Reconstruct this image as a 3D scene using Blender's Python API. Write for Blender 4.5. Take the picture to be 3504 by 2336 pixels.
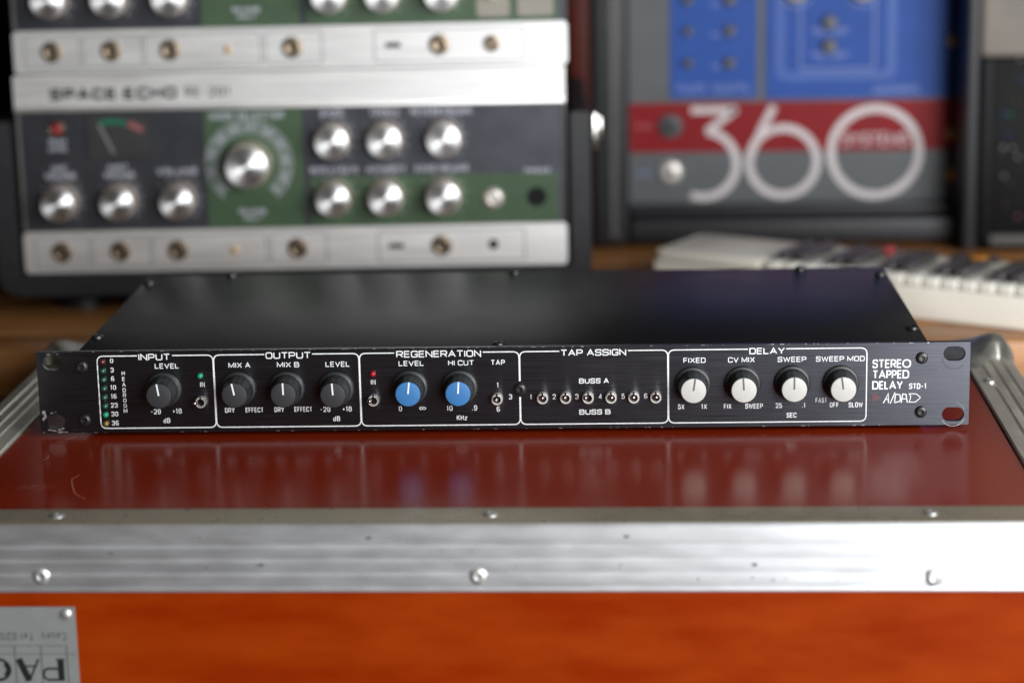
import bpy, bmesh, math, random
from math import sin, cos, pi, radians, atan2, hypot
from mathutils import Vector, Matrix
random.seed(7)
S = bpy.context.scene
for o in list(bpy.data.objects):
    bpy.data.objects.remove(o)

# ------------------------------------------------------------------ camera
cam_data = bpy.data.cameras.new('camera')
cam = bpy.data.objects.new('camera', cam_data)
S.collection.objects.link(cam)
S.camera = cam
CP, CY, CR = .2312, -.0588, -.0212            # pitch down, yaw, roll
fw = Vector((sin(CY)*cos(CP), cos(CY)*cos(CP), -sin(CP)))
rt = Vector((cos(CY), -sin(CY), 0))
up = rt.cross(fw)
R_ = rt*cos(CR) + up*sin(CR)
U_ = -rt*sin(CR) + up*cos(CR)
M = Matrix(((R_.x, U_.x, -fw.x, .0738), (R_.y, U_.y, -fw.y, -1.139), (R_.z, U_.z, -fw.z, .3176), (0, 0, 0, 1)))
cam.matrix_world = M
cam_data.sensor_width = 22.5
cam_data.lens = 50.0
cam_data.clip_start = .05
cam_data.clip_end = 60
cam_data.dof.use_dof = True
cam_data.dof.focus_distance = 1.165
cam_data.dof.aperture_fstop = 2.6
cam_data.dof.aperture_blades = 0

# ------------------------------------------------------------------ light
W = bpy.data.worlds.new('World')
S.world = W
W.use_nodes = True
bg = W.node_tree.nodes['Background']
bg.inputs['Color'].default_value = (1.0, .86, .70, 1)
bg.inputs['Strength'].default_value = .045

def area(name, loc, target, sx, sy, watts, col):
    d = bpy.data.lights.new(name, 'AREA')
    d.shape = 'RECTANGLE'
    d.size, d.size_y, d.energy, d.color = sx, sy, watts, col
    o = bpy.data.objects.new(name, d)
    S.collection.objects.link(o)
    o.location = loc
    o.rotation_euler = (Vector(target) - Vector(loc)).to_track_quat('-Z', 'Y').to_euler()
    return o
area('window_light', (.96, -.74, .48), (.05, .0, .03), .55, .85, 19.5, (.95, .98, 1.0))
area('added_sheen_light', (.92, -2.15, .25), (.05, .0, .0), .62, 1.5, 50, (.94, .97, 1.0))  # unseen lamp added for the left-to-right sheen on the metal fronts

S.render.engine = 'CYCLES'
S.cycles.use_denoising = True
S.cycles.max_bounces = 8
S.view_settings.view_transform = 'Standard'
S.view_settings.look = 'None'
S.view_settings.exposure = 0
S.view_settings.gamma = 1

# ------------------------------------------------------------------ materials
def mat(name, col, rough=.5, metal=0., spec=.5, var=0., vscale=60, vstretch=(1, 1, 1), col2=None,
        rvar=0., bump=0., bscale=200, bstretch=(1, 1, 1), coat=0., coat_rough=.05, aniso=0., emit=None, estr=0., coord='Object', bdist=.0005, grain=None):
    m = bpy.data.materials.new(name)
    m.use_nodes = True
    nt = m.node_tree
    N, L = nt.nodes, nt.links
    b = N['Principled BSDF']
    b.inputs['Base Color'].default_value = (*col, 1)
    b.inputs['Roughness'].default_value = rough
    b.inputs['Metallic'].default_value = metal
    b.inputs['Specular IOR Level'].default_value = spec
    b.inputs['Coat Weight'].default_value = coat
    b.inputs['Coat Roughness'].default_value = coat_rough
    if aniso:
        b.inputs['Anisotropic'].default_value = aniso
        if grain:
            tg = N.new('ShaderNodeCombineXYZ')
            for i in range(3): tg.inputs[i].default_value = grain[i]
        else:
            tg = N.new('ShaderNodeTangent'); tg.direction_type = 'RADIAL'; tg.axis = 'Z'
        L.new(tg.outputs[0], b.inputs['Tangent'])
        if not grain: b.inputs['Anisotropic Rotation'].default_value = .25
    if emit:
        b.inputs['Emission Color'].default_value = (*emit, 1)
        b.inputs['Emission Strength'].default_value = estr
    if var or rvar or bump or col2:
        tc = N.new('ShaderNodeTexCoord')
        mp = N.new('ShaderNodeMapping'); mp.inputs['Scale'].default_value = vstretch
        L.new(tc.outputs[coord], mp.inputs['Vector'])
        n = N.new('ShaderNodeTexNoise'); n.inputs['Scale'].default_value = vscale; n.inputs['Detail'].default_value = 5
        L.new(mp.outputs[0], n.inputs['Vector'])
        if var or col2:
            r = N.new('ShaderNodeValToRGB')
            c2 = col2 or tuple(c*(1+var) for c in col)
            c1 = col if col2 else tuple(c*(1-var) for c in col)
            r.color_ramp.elements[0].position = .32; r.color_ramp.elements[1].position = .68
            r.color_ramp.elements[0].color = (*c1, 1); r.color_ramp.elements[1].color = (*c2, 1)
            L.new(n.outputs['Fac'], r.inputs['Fac']); L.new(r.outputs['Color'], b.inputs['Base Color'])
        if rvar:
            mr = N.new('ShaderNodeMapRange')
            mr.inputs['From Min'].default_value = .3; mr.inputs['From Max'].default_value = .7
            mr.inputs['To Min'].default_value = max(.02, rough-rvar); mr.inputs['To Max'].default_value = rough+rvar
            L.new(n.outputs['Fac'], mr.inputs['Value']); L.new(mr.outputs[0], b.inputs['Roughness'])
        if bump:
            mp2 = N.new('ShaderNodeMapping'); mp2.inputs['Scale'].default_value = bstretch
            L.new(tc.outputs[coord], mp2.inputs['Vector'])
            n2 = N.new('ShaderNodeTexNoise'); n2.inputs['Scale'].default_value = bscale; n2.inputs['Detail'].default_value = 3
            L.new(mp2.outputs[0], n2.inputs['Vector'])
            bp = N.new('ShaderNodeBump'); bp.inputs['Strength'].default_value = bump; bp.inputs['Distance'].default_value = bdist
            L.new(n2.outputs['Fac'], bp.inputs['Height']); L.new(bp.outputs[0], b.inputs['Normal'])
    return m

X = {}
X['anodised'] = mat('black brushed anodised aluminium', (.090, .093, .108), .42, .95, .5, aniso=.9, grain=(0, 0, 1), var=.22, vscale=60, vstretch=(.5, 30, 1), rvar=.04, bump=.15, bscale=90, bstretch=(.6, 40, 1), bdist=.00001)
X['cover'] = mat('black crinkle paint', (.006, .006, .0065), .34, 0, .36, var=.12, vscale=12, rvar=.05, bump=.5, bscale=900, bdist=.0003)
X['chassis'] = mat('black chassis paint', (.012, .012, .013), .45, 0, .4, var=.2)
X['white_print'] = mat('white screen print', (.78, .79, .79), .5, 0, .4, var=.14, vscale=700)
X['maroon_print'] = mat('maroon screen print', (.13, .055, .07), .5, 0, .4, var=.08)
X['wear'] = mat('bare worn aluminium', (.55, .55, .54), .42, .85, .5, var=.3, vscale=900)
X['knob_black'] = mat('black knob plastic', (.014, .0145, .015), .40, 0, .5, var=.12, vscale=200, rvar=.08)
X['cap_black'] = mat('charcoal cap plastic', (.028, .029, .031), .5, 0, .45, var=.08, vscale=300)
X['cap_blue'] = mat('blue cap plastic', (.036, .165, .39), .45, 0, .45, var=.06, vscale=300)
X['cap_white'] = mat('off white cap plastic', (.50, .49, .455), .45, 0, .45, var=.04, vscale=300)
X['pointer_white'] = mat('white pointer inlay', (.75, .76, .77), .5, var=.04)
X['pointer_dark'] = mat('grey pointer inlay', (.12, .105, .12), .5, var=.04)
X['chrome'] = mat('nickel plate', (.78, .74, .69), .16, 1, .5, var=.05, vscale=500, rvar=.05)
X['satin_nickel'] = mat('satin nickel', (.76, .71, .66), .42, .72, .5, var=.05, vscale=500)
X['lever_metal'] = mat('chrome lever with reflection tint', (.42, .36, .34), .20, 1, .5, var=.08, vscale=500)  # darker reddish tint puts reflections into the chrome's colour
X['screw_black'] = mat('black oxide steel', (.045, .044, .042), .33, .7, .5, var=.2, vscale=600)
X['hole'] = mat('dark recess', (.004, .004, .004), .6, 0, .2, var=.1)
def led(n, c): return mat(n, c, .14, 0, .6, var=.05, coat=.4)
X['led_red_dim'] = led('unlit red lamp lens', (.10, .006, .010))
X['led_red'] = mat('red lamp lens', (.34, .008, .018), .14, 0, .6, var=.05, emit=(.9, .02, .04), estr=.05)
X['led_green_dim'] = led('unlit green lamp lens', (.010, .085, .045))
X['led_green'] = mat('green lamp lens', (.012, .26, .12), .14, 0, .6, var=.05, emit=(.02, .9, .4), estr=.04)
X['peak_red'] = mat('dull red lens', (.22, .010, .010), .3, 0, .4, var=.05)
X['led_yellow'] = led('amber lamp lens', (.20, .13, .012))
X['red_top'] = mat('red stained laminate', (.185, .014, .0025), .21, 0, .28, col2=(.235, .020, .0035), vscale=5, vstretch=(1, 1.6, 1), rvar=.015)
X['red_front'] = mat('orange red stained wood', (.205, .0165, .0005), .38, 0, .06, col2=(.265, .031, .001), vscale=38, vstretch=(.5, 1, 1.6), rvar=.06, bump=.06, bscale=60, bstretch=(1, 1, 8), bdist=.0002)
X['alu'] = mat('scuffed extruded aluminium', (.84, .84, .85), .54, .92, .5, aniso=.75, grain=(0, 0, 1), var=.05, vscale=75, vstretch=(.6, 1, 2.2), rvar=.035, bump=.10, bscale=260, bstretch=(.25, 1, 2), bdist=.00012)
X['alu_top_reflect'] = mat('aluminium with tan reflection', (.40, .34, .25), .30, .55, .5, var=.05, vscale=45, vstretch=(2, 1, 1), rvar=.05, bump=0)  # tan puts reflected wood and ambient light into the colour
X['alu_side'] = mat('tarnished aluminium', (.75, .71, .62), .40, .80, .5, var=.14, vscale=50, vstretch=(2, .5, 1), rvar=.08)
X['steel'] = mat('plated steel corner', (.38, .37, .33), .36, .80, .4, var=.15, vscale=90, rvar=.07)
X['rivet'] = mat('rivet steel', (.66, .65, .63), .40, .85, .5, var=.08, vscale=400)
X['plate'] = mat('printed metal plate', (.22, .225, .215), .5, .2, .5, var=.05, vscale=90)
X['ink'] = mat('black ink', (.008, .009, .009), .6, 0, .3, var=.1)
X['ink_thin'] = mat('thin grey ink', (.085, .085, .083), .6, 0, .3, var=.1)
X['dust'] = mat('grey dust', (.20, .20, .19), .9, 0, .2, var=.2)
X['grime'] = mat('dark grime', (.10, .095, .085), .7, 0, .2, var=.3, vscale=300)
X['scratch'] = mat('pale scratch', (.42, .20, .12), .5, 0, .4, var=.3, vscale=400)
X['silver'] = mat('satin silver panel', (.95, .93, .91), .55, .92, .5, aniso=.5, grain=(0, 0, 1), var=.04, vscale=40, vstretch=(.5, 8, 1), rvar=.05)
X['echo_dark'] = mat('charcoal panel', (.105, .108, .125), .50, .88, .5, aniso=.6, grain=(0, 0, 1), var=.12, vscale=60)
X['echo_green'] = mat('green panel', (.042, .080, .037), .48, .10, .5, var=.10, vscale=60)
X['spun'] = mat('spun aluminium', (.90, .89, .88), .46, 1, .5, var=.05, vscale=100, aniso=.85)
X['skirt_alu'] = mat('turned aluminium skirt', (.80, .70, .60), .40, .8, .5, var=.06, vscale=200)
X['jack'] = mat('bronze jack nut', (.22, .17, .12), .38, .9, .5, var=.12, vscale=300)
X['grey_print'] = mat('pale grey print', (.46, .46, .52), .5, 0, .4, var=.06)
X['print_line'] = mat('thin grey line print', (.20, .21, .20), .5, 0, .4, var=.06)
X['meter'] = mat('meter face', (.030, .029, .028), .4, 0, .5, var=.08)
X['meter_green'] = mat('meter green', (.012, .11, .060), .5, 0, .3, var=.08)
X['meter_red'] = mat('meter red', (.22, .075, .08), .5, 0, .3, var=.08)
X['needle'] = mat('meter needle', (.17, .165, .16), .5, 0, .3, var=.05)
X['tolex'] = mat('black vinyl covering', (.016, .016, .018), .46, 0, .45, var=.2, vscale=200, bump=.5, bscale=700, bdist=.0004)
X['orange_lamp'] = mat('orange lens', (.52, .36, .18), .4, 0, .5, var=.08)
X['muted_cream'] = mat('muted cream', (.27, .245, .20), .5, 0, .4, var=.04)
X['rack_grey'] = mat('grey painted panel', (.078, .083, .086), .5, 0, .4, var=.06, vscale=50)
X['rack_red'] = mat('red painted band', (.20, .008, .011), .5, 0, .15, var=.05, vscale=50)
X['rack_blue'] = mat('blue painted panel', (.024, .070, .28), .48, 0, .15, var=.05, vscale=50)
X['rack_blue2'] = mat('light blue printed line', (.034, .088, .32), .48, 0, .4, var=.05)
X['rack_print'] = mat('pale pink grey print', (.52, .47, .47), .5, 0, .4, var=.04)
X['soft_print'] = mat('faint pale print', (.17, .21, .42), .5, 0, .4, var=.05)
X['soft_red'] = mat('faint pink print', (.42, .12, .13), .5, 0, .4, var=.05)
X['brass'] = mat('brass screw', (.50, .33, .14), .35, 1, .5, var=.1)
X['cream'] = mat('cream plastic', (.74, .70, .61), .42, 0, .45, var=.03, vscale=25)
X['key_white'] = mat('white key plastic', (.76, .73, .65), .32, 0, .5, var=.03)
X['key_black'] = mat('black key plastic', (.060, .055, .056), .36, 0, .5, var=.1)
X['key_red'] = mat('red button', (.36, .05, .045), .5, 0, .5, var=.05)
X['key_orange'] = mat('orange button', (.65, .25, .02), .4, 0, .5, var=.05)
X['beige'] = mat('beige plastic', (.22, .19, .165), .5, 0, .3, var=.04, vscale=40, bump=.2, bscale=400)
X['cab'] = mat('black cabinet paint', (.004, .004, .0045), .5, 0, .15, var=.2, bump=.2, bscale=500)
X['cab_trim'] = mat('dark grey trim', (.09, .085, .08), .5, 0, .4, var=.08)
X['wood'] = mat('oiled wood', (.27, .11, .032), .34, 0, .4, col2=(.42, .19, .065), vscale=10, vstretch=(1, 9, 9), rvar=.08, bump=.08, bscale=60, bstretch=(1, 12, 12), bdist=.0003)
X['wall'] = mat('dark wall', (.004, .0035, .0035), .9, 0, .1, var=.2)
X['red_board'] = mat('dark red board', (.05, .005, .001), .5, 0, .2, var=.15, vscale=20)
X['floor'] = mat('dark brown floor', (.025, .014, .008), .6, 0, .3, var=.3, vscale=6, vstretch=(1, 8, 1))

# ------------------------------------------------------------------ mesh helpers (all lengths in millimetres)
K = .001
COL = S.collection
def link(o, parent=None, loc=(0, 0, 0), rot=(0, 0, 0)):
    COL.objects.link(o)
    o.parent = parent
    o.location = Vector(loc)*K
    o.rotation_euler = rot
    return o
def meshobj(name, V, F, m, parent=None, loc=(0, 0, 0), rot=(0, 0, 0), smooth=False, mats=None, fm=None):
    me = bpy.data.meshes.new(name)
    me.from_pydata([tuple(c*K for c in v) for v in V], [], F)
    for q in (mats or [m]): me.materials.append(X[q])
    if fm:
        for p, i in zip(me.polygons, fm): p.material_index = i
    if smooth:
        for p in me.polygons: p.use_smooth = True
        if smooth is not True: me.set_sharp_from_angle(angle=radians(smooth))
    me.update()
    return link(bpy.data.objects.new(name, me), parent, loc, rot)
def empty(name, loc, rot=(0, 0, 0), label=None, cat=None, group=None, parent=None):
    o = link(bpy.data.objects.new(name, None), parent, loc, rot)
    o.empty_display_size = .01
    if label: tag(o, label, cat, group)
    return o
def tag(o, label, cat, group=None):
    o['label'] = label; o['category'] = cat
    if group: o['group'] = group
    return o
def box_data(x0, x1, y0, y1, z0, z1, bev=0, seg=2):
    bm = bmesh.new()
    vs = [bm.verts.new((x, y, z)) for x in (x0, x1) for y in (y0, y1) for z in (z0, z1)]
    for f in ((0, 1, 3, 2), (4, 6, 7, 5), (0, 4, 5, 1), (2, 3, 7, 6), (0, 2, 6, 4), (1, 5, 7, 3)):
        bm.faces.new([vs[i] for i in f])
    bmesh.ops.recalc_face_normals(bm, faces=bm.faces)
    if bev:
        bmesh.ops.bevel(bm, geom=list(bm.edges), offset=bev, segments=seg, profile=.5, affect='EDGES')
    bm.verts.index_update()
    V = [tuple(v.co) for v in bm.verts]; F = [[v.index for v in f.verts] for f in bm.faces]
    bm.free()
    return V, F
def box(name, x0, x1, y0, y1, z0, z1, m, parent=None, bev=0, seg=2, loc=(0, 0, 0), rot=(0, 0, 0)):
    V, F = box_data(x0, x1, y0, y1, z0, z1, bev, seg)
    return meshobj(name, V, F, m, parent, loc, rot, smooth=50 if bev else False)
def lathe_data(prof, seg=32, rfun=None):
    V, F = [], []
    for i, (r, h) in enumerate(prof):
        for k in range(seg):
            a = 2*pi*k/seg
            rr = rfun(i, a, r) if rfun else r
            V.append((rr*cos(a), rr*sin(a), h))
    for i in range(len(prof)-1):
        for k in range(seg):
            k2 = (k+1) % seg
            F.append([i*seg+k, i*seg+k2, (i+1)*seg+k2, (i+1)*seg+k])
    F.append(list(range(seg))[::-1])
    n = (len(prof)-1)*seg
    F.append([n+k for k in range(seg)])
    return V, F
def lathe(name, prof, m, parent=None, loc=(0, 0, 0), rot=(0, 0, 0), seg=32, rfun=None, sm=40):
    V, F = lathe_data(prof, seg, rfun)
    return meshobj(name, V, F, m, parent, loc, rot, smooth=sm)
def fillet(pts, r, closed=False, n=5):
    """round the corners of a polyline; a point with a third value 0 stays sharp"""
    out = []; c = len(pts)
    for i, p in enumerate(pts):
        if (not closed and i in (0, c-1)) or (len(p) > 2 and p[2] == 0):
            out.append((p[0], p[1])); continue
        a, b = pts[(i-1) % c], pts[(i+1) % c]
        va = Vector((a[0]-p[0], a[1]-p[1])); vb = Vector((b[0]-p[0], b[1]-p[1]))
        la, lb = va.length, vb.length
        if la < 1e-6 or lb < 1e-6: out.append((p[0], p[1])); continue
        va /= la; vb /= lb
        ang = va.angle(vb)
        if ang > 3.0: out.append((p[0], p[1])); continue
        rr = p[2] if len(p) > 2 else r
        d = min(rr/math.tan(ang/2), la*.5, lb*.5)
        s = Vector((p[0], p[1])) + va*d; e = Vector((p[0], p[1])) + vb*d; q = Vector((p[0], p[1]))
        for k in range(n+1):
            t = k/n
            v = s*(1-t)**2 + q*2*t*(1-t)*.82 + q*2*t*(1-t)*.18 + e*t*t
            out.append((v.x, v.y))
    return out
def ribbon(pts, w, closed=False, z=0.):
    V, F = [], []; c = len(pts)
    P = [Vector(p[:2]) for p in pts]
    Q = [P[0]]
    for p in P[1:]:
        if (p-Q[-1]).length > 1e-5: Q.append(p)
    if closed and (Q[0]-Q[-1]).length < 1e-5: Q.pop()
    P = Q; c = len(P)
    for i, p in enumerate(P):
        a = P[i-1] if (i or closed) else None
        b = P[(i+1) % c] if (i < c-1 or closed) else None
        d1 = (p-a).normalized() if a is not None else None
        d2 = (b-p).normalized() if b is not None else None
        if d1 is None: d1 = d2
        if d2 is None: d2 = d1
        t = d1+d2
        t = t.normalized() if t.length > 1e-4 else d1
        n = Vector((-t.y, t.x)); nn = Vector((-d1.y, d1.x))
        k = min(1/max(.3, n.dot(nn)), 2.2)*w/2
        V += [(p.x+n.x*k, p.y+n.y*k, z), (p.x-n.x*k, p.y-n.y*k, z)]
    for i in range(c if closed else c-1):
        j = (i+1) % c
        F.append([2*i, 2*i+1, 2*j+1, 2*j])
    return V, F
def arc(cx, cy, r, a0, a1, n=24):
    return [(cx+r*cos(radians(a0+(a1-a0)*i/n)), cy+r*sin(radians(a0+(a1-a0)*i/n))) for i in range(n+1)]
def join(parts):
    V, F = [], []
    for v, f in parts:
        o = len(V); V += v; F += [[i+o for i in q] for q in f]
    return V, F
def poly_holes(outer, holes, z0, z1):
    """flat plate with holes, given thickness"""
    bm = bmesh.new()
    loops = []
    for lp in [outer]+holes:
        vs = [bm.verts.new((p[0], p[1], z1)) for p in lp]
        es = [bm.edges.new((vs[i], vs[(i+1) % len(vs)])) for i in range(len(vs))]
        loops.append(vs)
    bmesh.ops.triangle_fill(bm, use_beauty=True, use_dissolve=False, edges=list(bm.edges))
    top = list(bm.faces)
    for f in top:
        f.normal_update()
        if f.normal.z < 0: f.normal_flip()
    low = {}
    for lp in loops:
        for v in lp: low[v] = bm.verts.new((v.co.x, v.co.y, z0))
    for f in top: bm.faces.new([low[v] for v in reversed(f.verts)])
    for li, lp in enumerate(loops):
        for i in range(len(lp)):
            a, b = lp[i], lp[(i+1) % len(lp)]
            bm.faces.new([a, b, low[b], low[a]])
    bmesh.ops.recalc_face_normals(bm, faces=bm.faces)
    bm.verts.index_update()
    V = [tuple(v.co) for v in bm.verts]; F = [[v.index for v in f.verts] for f in bm.faces]
    bm.free()
    return V, F
def rrect(x0, x1, y0, y1, r, n=6):
    out = []
    for cx, cy, a in ((x1-r, y0+r, -90), (x1-r, y1-r, 0), (x0+r, y1-r, 90), (x0+r, y0+r, 180)):
        out += arc(cx, cy, r, a, a+90, n)
    return out
def plate(name, pts, z0, z1, m, parent, loc=(0, 0, 0), rot=(0, 0, 0), holes=()):
    V, F = poly_holes(pts, list(holes), z0, z1)
    return meshobj(name, V, F, m, parent, loc, rot, smooth=35)
def extrude_profile(prof, x0, x1, axis='x'):
    """closed profile (a, b) swept straight along an axis"""
    V, F = [], []; n = len(prof)
    for e in (x0, x1):
        for a, b in prof:
            V.append((e, a, b) if axis == 'x' else (a, e, b))
    for i in range(n):
        j = (i+1) % n
        F.append([i, j, n+j, n+i])
    F.append(list(range(n))); F.append([n+i for i in range(n)][::-1])
    bm = bmesh.new(); vs = [bm.verts.new(v) for v in V]
    for f in F: bm.faces.new([vs[i] for i in f])
    bmesh.ops.recalc_face_normals(bm, faces=bm.faces); bm.verts.index_update()
    V = [tuple(v.co) for v in bm.verts]; F = [[v.index for v in f.verts] for f in bm.faces]; bm.free()
    return V, F

# ------------------------------------------------------------------ stroke lettering
G = {
 'A': [[(0, 0), (.5, 1, 0), (1, 0)], [(.17, .33), (.83, .33)]],
 'B': [[(0, .53), (.94, .53), (.94, 1), (0, 1, 0), (0, 0, 0), (1, 0), (1, .53), (.8, .53)]],
 'C': [[(1, .74), (1, 1), (0, 1), (0, 0), (1, 0), (1, .26)]],
 'D': [[(0, 0, 0), (0, 1, 0), (1, 1), (1, 0), (0, 0, 0)]],
 'E': [[(1, 1), (0, 1, 0), (0, 0, 0), (1, 0)], [(0, .52), (.92, .52)]],
 'F': [[(1, 1), (0, 1, 0), (0, 0)], [(0, .50), (.88, .50)]],
 'G': [[(1, .74), (1, 1), (0, 1), (0, 0), (1, 0), (1, .46, 0), (.55, .46)]],
 'H': [[(0, 0), (0, 1)], [(1, 0), (1, 1)], [(0, .52), (1, .52)]],
 'I': [[(0, 0), (0, 1)]],
 'K': [[(0, 0), (0, 1)], [(1, 1), (.05, .45)], [(.35, .6), (1, 0)]],
 'L': [[(0, 1), (0, 0, 0), (1, 0)]],
 'M': [[(0, 0), (0, 1, 0), (.5, .12, 0), (1, 1, 0), (1, 0)]],
 'N': [[(0, 0), (0, 1, 0), (1, 0, 0), (1, 1)]],
 'O': [[(0, 0), (0, 1), (1, 1), (1, 0), (0, 0)]],
 'P': [[(0, 0), (0, 1, 0), (1, 1), (1, .44), (0, .44)]],
 'R': [[(0, 0), (0, 1, 0), (1, 1), (1, .46), (0, .46)], [(.55, .46), (1, 0)]],
 'S': [[(1, .76), (1, 1), (0, 1), (0, .52), (1, .52), (1, 0), (0, 0), (0, .24)]],
 'T': [[(0, 1), (1, 1)], [(.5, 1), (.5, 0)]],
 'U': [[(0, 1), (0, 0), (1, 0), (1, 1)]],
 'V': [[(0, 1), (.5, 0, 0), (1, 1)]],
 'W': [[(0, 1), (.25, 0, 0), (.5, .9, 0), (.75, 0, 0), (1, 1)]],
 'X': [[(0, 0), (1, 1)], [(0, 1), (1, 0)]],
 'Y': [[(0, 1), (.5, .45, 0), (1, 1)], [(.5, .45), (.5, 0)]],
 '0': [[(0, 0), (0, 1), (1, 1), (1, 0), (0, 0)]],
 '1': [[(0, .8), (.6, 1, 0), (.6, 0)]],
 '2': [[(0, .72), (0, 1), (1, 1), (1, .52), (0, .05, 0), (0, 0, 0), (1, 0)]],
 '3': [[(0, .76), (0, 1), (1, 1), (1, .53), (.35, .53)], [(.8, .53), (1, .53), (1, 0), (0, 0), (0, .24)]],
 '4': [[(.75, 0), (.75, 1, 0), (0, .28, 0), (1, .28)]],
 '5': [[(.95, 1), (.08, 1, 0), (0, .5, 0), (.1, .62), (1, .62), (1, 0), (0, 0), (0, .22)]],
 '6': [[(1, .90), (.9, 1), (0, 1), (0, 0), (1, 0), (1, .56), (0, .56)]],
 '8': [[(.5, .54), (.04, .54), (.04, 1), (.96, 1), (.96, .54), (.5, .54)], [(.5, .54), (0, .54), (0, 0), (1, 0), (1, .54), (.5, .54)]],
 '9': [[(0, .22), (0, 0), (1, 0), (1, 1), (0, 1), (0, .42), (1, .42)]],
 '-': [[(.05, .45), (.85, .45)]],
 '+': [[(.1, .45), (.9, .45)], [(.5, .68), (.5, .22)]],
 '.': [[(.3, 0), (.3, .13)]],
 '/': [[(0, -.12), (1, 1.08)]],
 '@': [[(.5, .5), (.42, .85), (0, .85), (0, .15), (.42, .15), (.58, .85), (1, .85), (1, .15), (.58, .15), (.5, .5)]],
 'd': [[(.95, 1), (.95, 0)], [(.95, .62), (0, .62), (0, 0), (.95, 0)]],
 'z': [[(0, .65), (1, .65, 0), (0, 0, 0), (1, 0)]],
 'a': [[(0, .6), (1, .65), (1, 0)], [(1, .35), (0, .35), (0, 0), (1, 0)]],
 's': [[(1, .6), (0, .65), (0, .35), (1, .35), (1, 0), (0, 0)]],
 'e': [[(0, .35), (1, .35), (1, .68), (0, .68), (0, 0), (1, 0)]],
 'l': [[(0, 0), (0, 1)]],
}
WID = {'I': .02, '1': .5, '.': .28, '-': .75, '+': .85, 'M': 1.3, 'W': 1.55, 'N': 1.02, 'E': .86, 'F': .84, 'L': .84, 'T': .98, '@': 1.75,
       'A': 1.12, 'V': 1.12, 'Y': 1.08, 'X': 1.05, '/': .45, 'l': .02, ' ': .55, 'z': .8, 'a': .8, 's': .8, 'e': .8, 'd': .9, 'S': .95, 'P': .95}
GEO = {'O': 1.35, 'E': .68, 'P': .72, 'R': .78, 'S': .74, 'T': .85, 'D': 1.05, 'L': .62, 'A': 1.15, 'Y': 1.0}
def text_data(s, x0, x1, y0, y1, w, rad=.28, cond=.55, gap=.24, z=.06, wid=None):
    h = y1-y0
    ws = [(wid or WID).get(c, WID.get(c, 1.)) for c in s]
    g = [gap*h*(1.0 if s[i] != ' ' and s[i+1] != ' ' else .55)+(w if s[i+1] != ' ' else 0) for i in range(len(s)-1)]
    if x1 is None:
        k = cond*h
        tot = sum(ws)*k + sum(g)
        x = x0 - tot/2
    else:
        k = (x1-x0-w-sum(g))/sum(ws)
        x = x0 + w/2
    yy0, hh = y0+w/2, h-w
    out = []
    for i, c in enumerate(s):
        cw = ws[i]*k
        for st in G.get(c, []):
            pts = [(x+p[0]*cw, yy0+p[1]*hh)+tuple(p[2:]) for p in st]
            closed = hypot(pts[0][0]-pts[-1][0], pts[0][1]-pts[-1][1]) < 1e-6
            if closed: pts = pts[:-1]
            pts = fillet(pts, min(rad*hh, 10), closed)
            out.append(ribbon(pts, w, closed, z))
        x += cw + (g[i] if i < len(g) else 0)
    return join(out)
def lettering(s, x0, x1, y0, y1, w, m, parent, **kw):
    V, F = text_data(s, x0, x1, y0, y1, w, **kw)
    return meshobj('lettering', V, F, m, parent)
def scribble(x0, x1, y0, y1, w, m, parent, words=(6, 5), z=.06):
    """letter-like marks of print too blurred to read"""
    parts = []; n = sum(words)+len(words)-1; p = (x1-x0)/n; i = 0
    for q, k in enumerate(words):
        for _ in range(k):
            x = x0+i*p
            parts.append(ribbon([(x+.15*p, y0), (x+.15*p, y1)], w, False, z))
            t = random.random()
            yy = y1-w/2 if t < .4 else (y0+w/2 if t < .7 else (y0+y1)/2)
            parts.append(ribbon([(x+.15*p, yy), (x+.75*p, yy)], w, False, z+.004))
            i += 1
        i += 1
    V, F = join(parts)
    return meshobj('lettering', V, F, m, parent)
FACE = (pi/2, 0, 0)       # a face drawn in x, y turned upright to look towards -y

def screw(name, parent, loc, rot, R=3.1, m='screw_black', h=1.7):
    def rf(i, a, r):
        if i in (4, 5):
            t = (a % (pi/3)) - pi/6
            return r*.9/cos(t)
        return r
    prof = [(R, -.3), (R, .25), (R*.90, h*.70), (R*.66, h), (R*.50, h), (R*.48, h*.35), (R*.05, h*.30)]
    return lathe(name, prof, m, parent, loc, rot, 30, rf, 35)

# ================================================================== SETTING
TZ = -17.0     # table top height (mm); the flight case lid is at 0
V, F = box_data(-3000, 3000, -3200, 1000, -760, -750)
fl = meshobj('floor', V, F, 'floor'); fl['kind'] = 'structure'
V, F = box_data(-1800, 1800, 980, 1010, -750, 1400)
wl = meshobj('wall', V, F, 'wall'); wl['kind'] = 'structure'

# ------------------------------------------------------------------ wooden table behind the case
tb = empty('wooden_table', (0, 600, -750), (0, 0, radians(1.0)), 'brown wooden table behind the flight case carrying the other equipment', 'table')
def plank(i, y0, y1):
    V, F = box_data(-900, 900, y0, y1, 701, 733, 3, 3)
    return meshobj('plank', V, F, 'wood', tb, smooth=50)
ys = [-331, -281, -180, -75, 35, 150, 265, 350]
for i in range(len(ys)-1): plank(i, ys[i]+.25, ys[i+1]-.25)
box('apron', -860, 860, -318, -296, 620, 700.8, 'wood', tb, 1.5)
for sx in (-1, 1):
    for sy in (-290, 310):
        box('leg', sx*850-30, sx*850+30, sy-27, sy+27, 0, 619.8, 'wood', tb, 3)

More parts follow.
